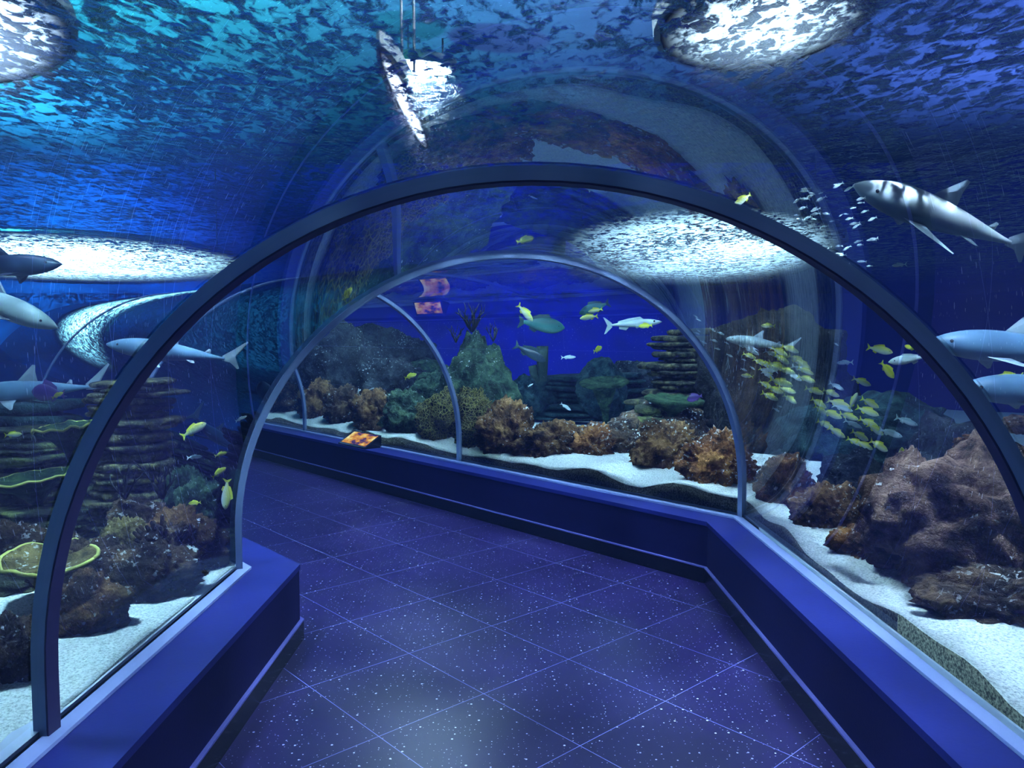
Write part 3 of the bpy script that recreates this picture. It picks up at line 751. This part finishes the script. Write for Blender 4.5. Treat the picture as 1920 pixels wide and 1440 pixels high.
def make_kind(k, skin, fin, depth, width, tailfork=.12, deep_dorsal=.09):
    h = depth / 2
    return {'body': body_mesh(k + '_body', FM[skin], depth, width),
            'tail_fin': fin_mesh(k + '_tail', FM[fin], [(-.38, .035), (-.5, .14), (-.53, .15), (-.53 + tailfork, 0), (-.53, -.15), (-.5, -.14), (-.38, -.035)]),
            'dorsal_fin': fin_mesh(k + '_dorsal', FM[fin], [(.20, h * .78), (.12, h * .95 + deep_dorsal), (-.08, h * .85 + deep_dorsal * .8), (-.27, h * .5 + deep_dorsal * .5), (-.28, h * .35), (0, h * .7)]),
            'anal_fin': fin_mesh(k + '_anal', FM[fin], [(-.08, -h * .75), (-.14, -h * .8 - .05), (-.26, -h * .5 - .04), (-.26, -h * .3)]),
            'pectoral_fin': fin_mesh(k + '_pectoral', FM[fin], [(.20, -.02), (.06, -.07), (.02, -.03), (.10, .01)])}
def eye_mesh():
    mb = MB(); vs, fs = ico(1); mb.add([v * .020 for v in vs], fs); me = mb.mesh('fish_eye'); me.materials.append(FM['eye']); return me
EYE = eye_mesh()
KINDS = {'snapper': make_kind('snapper', 'snapper', 'fin_y', .30, .13), 'silver': make_kind('silver', 'silver', 'fin_s', .24, .11, .1, .05),
         'yellow': make_kind('yellow', 'yellow', 'fin_y', .36, .12, .08), 'grouper': make_kind('grouper', 'grouper', 'fin_d', .34, .20, .05),
         'dark': make_kind('dark', 'dark', 'fin_d', .28, .15, .08), 'purple': make_kind('purple', 'purple', 'fin_p', .48, .14, .05, .14),
         'tang': make_kind('tang', 'tang', 'fin_b', .46, .12, .06, .06), 'barracuda': make_kind('barracuda', 'silver', 'fin_s', .14, .09, .1, .05)}
def orient(ang, yaw):
    a, y = R(ang), R(yaw)
    right, up, fwd = Vector((1, 0, 0)), Vector((0, 0, 1)), Vector((0, 1, 0))
    x = (right * math.cos(a) + up * math.sin(a)) * math.cos(y) + fwd * math.sin(y); x.normalize()
    z = up - x * up.dot(x)
    if z.length < .2: z = right - x * right.dot(x)
    z.normalize(); yv = z.cross(x)
    return Matrix((x, yv, z)).transposed()
KNAME = {'snapper': 'snapper', 'silver': 'silver_fish', 'yellow': 'yellow_fish', 'grouper': 'grouper', 'dark': 'dark_fish', 'purple': 'purple_fish', 'tang': 'blue_fish', 'barracuda': 'barracuda'}
def put(root, px, py, Y, ang, yaw):
    c = P(px, py, Y)
    hw = math.sqrt(max(.01, W * W - max(0, c.z - ZC) ** 2)); cl = clear(c.x, c.y) + W - hw
    if cl < .04 and c.z < 2.06: print('FISHIN', root['label'], round(cl, 2))
    if c.z > ZW - .05: print('FISHUP', root['label'], round(c.z, 2))
    m3 = orient(ang, yaw)
    root.matrix_world = Matrix.Translation(c) @ m3.to_4x4() @ Matrix.Diagonal((root['_s'],) * 3 + (1,)); del root['_s']
def fish(kind, px, py, Y, lpx, ang, label, yaw=0, group=None, parts=True, fat=1.0):
    K = KINDS[kind]; s = lpx * Y / F / max(.35, math.cos(R(yaw))) / 1.02
    e = bpy.data.objects.new(KNAME[kind], K['body'] if True else None); COL.objects.link(e); e['_s'] = s
    tag(e, label, 'fish', group)
    for nm in (('tail_fin', 'dorsal_fin', 'anal_fin') if parts else ('tail_fin', 'dorsal_fin')):
        o = bpy.data.objects.new(nm, K[nm]); COL.objects.link(o); o.parent = e
    if parts:
        w = .055 if kind != 'grouper' else .085
        for sg in (-1, 1):
            o = bpy.data.objects.new('pectoral_fin', K['pectoral_fin']); COL.objects.link(o); o.parent = e; o.location = (0, sg * (w + .012), -.02); o.rotation_euler = (R(-20 * sg), 0, R(-14 * sg))
            q = bpy.data.objects.new('eye', EYE); COL.objects.link(q); q.parent = e; q.location = (.36, sg * w * .66, .02)
    put(e, px, py, Y, ang, yaw)
    return e

# the school on the right: tails up left, heads down right
SG = 'snappers of the dense school right of the bend arch'
near_pts = [(520, 465, 34), (505, 515, 22), (600, 572, 26), (650, 592, 30), (700, 612, 34), (755, 600, 34), (715, 500, 36), (775, 478, 40), (795, 545, 40), (842, 650, 32),
 (872, 455, 36), (655, 655, 28), (672, 690, 26), (790, 755, 52), (735, 822, 34), (690, 880, 38), (935, 555, 50), (990, 595, 44), (965, 632, 36), (1012, 652, 34), (650, 775, 28),
 (870, 905, 34), (845, 822, 34), (1240, 850, 36), (1290, 790, 34), (1130, 942, 40), (1310, 945, 50), (1245, 1040, 48), (1190, 1135, 40), (1290, 1205, 46), (1345, 985, 40),
 (1570, 1015, 52), (1580, 1120, 48), (1500, 1235, 44), (1150, 1005, 34), (1020, 725, 36), (1440, 1130, 40), (1590, 940, 46), (1640, 1180, 46), (1400, 1060, 38), (1460, 1290, 36), (1540, 1320, 40), (910, 700, 36), (1090, 830, 36)]
for i, (x, y, l) in enumerate(near_pts):
    Y = 5.3 + (i * 37 % 19) / 19 * .9 if x < 1000 else 4.9 + (i * 37 % 19) / 19 * .8
    fish('snapper' if i % 6 else 'silver', 1300 + x / 4.8, 560 + y / 4.8, Y, l * .56 + 13, -25 + (i * 13 % 17) - 8, 'yellow backed silver snapper in the dense school right of the bend arch' if i % 6 else 'silver sided fish in the dense school right of the bend arch', yaw=-20 + i * 7 % 30, group=SG if i % 6 else 'silver fish of the dense school right of the bend arch')
far_pts = [(20, 160), (45, 192), (172, 280), (245, 312), (45, 288), (30, 312), (92, 392), (185, 378), (300, 400), (217, 452), (327, 512), (412, 412), (455, 550), (532, 625), (455, 640), (745, 1000), (778, 970), (1285, 410)]
for i, (x, y) in enumerate(far_pts):
    fish('silver', 1300 + x / 4.8, 560 + y / 4.8, 5.9 + (i * 5 % 7) * .07, 11 + i % 4 * 2, -32 + i * 11 % 20, 'tiny pale fish trailing the school, just above the bend arch', yaw=20, group='tiny pale fish trailing the school', parts=False)
fish('snapper', 1440, 611, 5.5, 27, 178, 'lone snapper above the pale shark, facing left, over the school')
fish('snapper', 1463, 618, 5.5, 22, -70, 'snapper pointing steeply down with bright yellow tail, over the school', yaw=30)
fish('snapper', 1460, 690, 5.6, 30, 160, 'larger snapper in the upper middle of the school facing left')
fish('silver', 1442, 695, 5.5, 30, 175, 'silver fish facing left near the bottom of the school', yaw=20)
fish('snapper', 1401, 705, 5.7, 24, 172, 'leftmost snapper of the school facing left')
fish('silver', 1584, 680, 4.9, 34, 182, 'pale silver fish facing left beside the pale reflected band', yaw=-10)
fish('snapper', 1600, 752, 4.9, 34, 80, 'fish pointing straight up at the right of the school', yaw=-30)
fish('snapper', 1650, 656, 4.4, 50, -12, 'yellow backed fish under the first arch at the right, above the orange one')
fish('yellow', 1664, 694, 4.4, 40, -50, 'orange yellow fish diving under the first arch at the right')
fish('silver', 1702, 674, 4.2, 74, 188, 'long bright silver fish touching the first arch on the right')
fish('yellow', 1707, 652, 4.3, 24, 160, 'yellow tailed fish half behind the first arch, above the silver one')
fish('snapper', 1616, 716, 4.7, 38, -22, 'pale snapper right of the school, below the yellow backed fish')
fish('snapper', 1890, 708, 3.9, 56, 184, 'green yellow fish at the right edge between the two sharks')
fish('silver', 1700, 790, 5.0, 46, -20, 'dim silver fish above the big right boulder')
fish('snapper', 1648, 836, 4.7, 44, -30, 'snapper hovering above the cave on the right', yaw=10)
fish('silver', 1670, 812, 4.8, 48, -18, 'silver blue fish above the notch of the boulder')
fish('yellow', 1692, 858, 4.1, 40, 95, 'dark gold fish standing upright above the boulder notch')
fish('silver', 1634, 914, 4.5, 36, -50, 'small silver fish inside the cave on the right')
fish('tang', 1745, 1062, 3.75, 46, 140, 'bright blue fish tucked under the big right boulder')
fish('snapper', 1392, 375, 3.9, 40, 215, 'yellow green fish just under the water surface, above the first arch')
fish('silver', 1686, 497, 4.3, 28, 186, 'lone silver fish below the upper right shark')
for i in range(46):
    x = 1490 + rnd.random() * 150; y = 335 + rnd.random() * 150 + (x - 1500) * .12
    fish('silver', x, y, 3.62 + rnd.random() * .33, 9 + rnd.random() * 12, 195 + rnd.uniform(-20, 20), 'tiny silver fish in the loose shoal just left of the upper right shark', yaw=rnd.uniform(-20, 20), group='tiny shoal under the surface at upper right', parts=False)
# far water past the bend
fish('snapper', 985, 587, 9.0, 42, -48, 'yellow tailed snapper diving head down left of the groupers')
fish('grouper', 1016, 609, 9.4, 88, -8, 'big green grouper facing right in the blue water')
fish('grouper', 1114, 578, 9.6, 60, 200, 'grey green grouper facing left above two yellow fish')
fish('snapper', 1104, 595, 9.0, 34, 188, 'lower yellow fish of the pair under the grey grouper')
fish('snapper', 1116, 582, 9.0, 28, 192, 'upper yellow fish of the pair across the grey grouper')
fish('barracuda', 1188, 607, 9.5, 108, 4, 'long thin grey fish left of the slate stack')
fish('yellow', 1210, 611, 9.0, 26, 184, 'small green yellow fish in front of the long thin fish')
fish('dark', 994, 662, 9.5, 66, -28, 'dark slanting fish beside the tube sponge')
fish('silver', 1066, 670, 9.0, 28, 2, 'small pale fish alone in the blue water above the dome rock')
fish('yellow', 1121, 655, 9.0, 20, 25, 'stubby yellow fish right above the dome rock', yaw=45)
fish('silver', 1061, 763, 8.2, 24, -35, 'small pale fish above the brown knoll')
fish('silver', 995, 722, 8.2, 11, 30, 'tiny pale fish beside the pinnacle')
fish('yellow', 770, 705, 8.2, 24, 20, 'green yellow fish left of the pale arch past the bend')
fish('yellow', 672, 747, 9.2, 20, 25, 'small yellow fish above the rocks by the orange sign')
fish('silver', 697, 729, 8.4, 10, 20, 'tiny pale fish right above the rocks by the sign')
fish('silver', 672, 733, 9.2, 11, 80, 'tiny pale upright fish by the orange sign rocks')
fish('purple', 1302, 746, 6.9, 30, 195, 'dark purple fish resting on the brown slope')
# left water
fish('snapper', 364, 806, 3.75, 54, 30, 'long yellow finned fish left of the bend arch, largest on the left bank')
fish('silver', 452, 785, 3.95, 24, 25, 'small pale fish closest to the left leg of the bend arch')
fish('silver', 365, 857, 3.8, 30, 6, 'pale blue fish below the long yellow finned fish')
fish('yellow', 414, 852, 3.75, 18, 15, 'small bright yellow fish above the stubby yellow one', yaw=40)
fish('yellow', 411, 886, 3.75, 26, 40, 'stubby yellow fish near the left leg of the bend arch', yaw=35)
fish('snapper', 424, 927, 3.865, 60, -95, 'large striped yellow fish hanging head down at the left leg of the bend arch')
fish('yellow', 365, 943, 3.7, 24, 185, 'round pale yellow fish above the green grey rock')
fish('snapper', 25, 815, 4.2, 34, 4, 'pale green fish at the left edge above the ledges')
fish('yellow', 108, 741, 4.2, 20, 30, 'small yellow fish under the blue shark on the left', yaw=20)
fish('yellow', 102, 1132, 2.75, 18, 100, 'tiny yellow green fish beside the first arch above the left sand')
fish('yellow', 652, 551, 4.2, 30, 58, 'slim yellow fish above the bend arch, left of the crown')
fish('purple', 90, 737, 4.4, 70, 176, 'purple fish just under the blue shark on the left', yaw=10)
fish('yellow', 985, 450, 5.9, 34, 15, 'yellow fish built for a reflection in the roof over the bend arch')  # stands in for a mirrored fish in the vault

# ------------------------------------------------------------------ sharks
def shark_kind(k, skin, fin):
    body = body_mesh(k + '_body', FM[skin], .165, .15, .5, -.36, .13, .66, 22, .9)
    return {'body': body,
            'dorsal_fin': fin_mesh(k + '_dorsal', FM[fin], [(.14, .07), (.07, .135), (.015, .185), (-.005, .18), (.0, .13), (-.01, .066)]),
            'second_dorsal_fin': fin_mesh(k + '_dorsal2', FM[fin], [(-.20, .03), (-.235, .065), (-.25, .06), (-.25, .025)]),
            'tail_fin': fin_mesh(k + '_tail', FM[fin], [(-.34, .025), (-.42, .085), (-.51, .16), (-.52, .15), (-.445, .035), (-.43, .01), (-.475, -.06), (-.46, -.065), (-.40, -.02), (-.34, -.015)]),
            'pectoral_fin': fin_mesh(k + '_pectoral', FM[fin], [(.24, .05), (.15, .15), (.055, .24), (.045, .23), (.10, .12), (.12, .05)], 'xy'),
            'pelvic_fin': fin_mesh(k + '_pelvic', FM[fin], [(-.08, .03), (-.13, .08), (-.16, .08), (-.14, .03)], 'xy')}
SK = {'lit': shark_kind('lit_shark', 'shark_painted_lit', 'shark_fin'), 'grey': shark_kind('grey_shark', 'shark', 'shark_fin'), 'pale': shark_kind('pale_shark', 'shark_pale', 'shark_fin'), 'blue': shark_kind('blue_shark', 'shark_blue', 'shark_fin'), 'dark': shark_kind('dark_shark', 'shark_dark', 'shark_fin_dark')}
def shark(kind, px, py, Y, lpx, ang, label, yaw=0, roll=0):
    K = SK[kind]; s = lpx * Y / F / max(.35, math.cos(R(yaw)))
    e = bpy.data.objects.new('shark', K['body']); COL.objects.link(e); e['_s'] = s; tag(e, label, 'shark')
    for nm in ('dorsal_fin', 'second_dorsal_fin', 'tail_fin'):
        o = bpy.data.objects.new(nm, K[nm]); COL.objects.link(o); o.parent = e
    for nm, z in (('pectoral_fin', -.035), ('pelvic_fin', -.03)):
        for sg in (1, -1):
            o = bpy.data.objects.new(nm, K[nm]); COL.objects.link(o); o.parent = e; o.location = (0, 0, z); o.scale = (1, sg, 1); o.rotation_euler = (R(-18 * sg), 0, 0)
    for sg in (1, -1):
        q = bpy.data.objects.new('eye', EYE); COL.objects.link(q); q.parent = e; q.location = (.41, sg * .042, .012); q.scale = (.5, .5, .5)
    put(e, px, py, Y, ang, yaw)
    if roll: e.rotation_mode = 'XYZ'; e.matrix_world = e.matrix_world @ Matrix.Rotation(R(roll), 4, 'X')
    return e
shark('lit', 1775, 412, 4.1, 400, 164, 'grey shark gliding under the surface at the upper right, light painted on its back', yaw=-12, roll=-25)
shark('blue', 1930, 655, 4.2, 380, 176, 'blue grey shark at the right edge with its dorsal fin up, upper of two')
shark('blue', 1985, 735, 3.9, 380, 178, 'violet blue shark at the right edge below another, above the boulder')
shark('pale', 1428, 644, 5.9, 130, 172, 'pale shark swimming above the snapper school', yaw=10)
shark('pale', -30, 560, 4.0, 290, -22, 'pale yellowish shark nose slanting down at the left edge')
shark('dark', -15, 500, 5.2, 260, 2, 'dark shark silhouette under the glare at the left edge')
shark('blue', 70, 733, 5.0, 270, 184, 'blue shark low over the left ledges')
shark('blue', 330, 662, 3.95, 240, 172, 'shark shape built for a pale light streak behind the first arch, left', yaw=-10)  # reflected light streak given the shape of a shark

# ------------------------------------------------------------------ lit sign on the far ledge
def sign():
    p = G(652, 838, .40); t = D2.dot(Vector((p.x, p.y)) - B0); u = 1.305
    q = far(u, t)
    e = empty('information_sign', (q[0], q[1], .40), 'small sloping backlit sign glowing orange on the far ledge', 'sign')
    e.rotation_euler = (0, 0, R(42))
    L, w = .56, .20; mb = MB()   # local x across the ledge (outwards), y along it
    sec = [(-w / 2, .0), (w / 2, .0), (w / 2, .13), (-w / 2, .012)]
    mb.loft([[(x, y, z) for x, z in sec] for y in (-L / 2, L / 2)], smooth=False); mb.build('sign_case', M['baseboard'], e)
    m, nt, out = mat('backlit_reef_picture')
    v = coords(nt, 'Object', (7, 3.2, 7))
    c = ramp(nt, noise_(nt, v, 1.6, 4), [(.40, (.05, .03, .14)), (.5, (.75, .25, .05)), (.6, (1, .62, .18)), (.72, (1, .9, .6))])
    em_ = N(nt, 'ShaderNodeEmission', Color=c, Strength=1.3); nt.links.new(em_.outputs[0], out.inputs[0])
    k = MB(); a = (.118) / w
    def f(x): return .012 + (x + w / 2) * a + .0025
    x0, x1 = -w / 2 + .02, w / 2 - .015
    k.add([(x0, -L / 2 + .03, f(x0)), (x1, -L / 2 + .03, f(x1)), (x1, L / 2 - .03, f(x1)), (x0, L / 2 - .03, f(x0))], [(0, 1, 2, 3)], False)
    k.build('picture_panel', m, e)
sign()
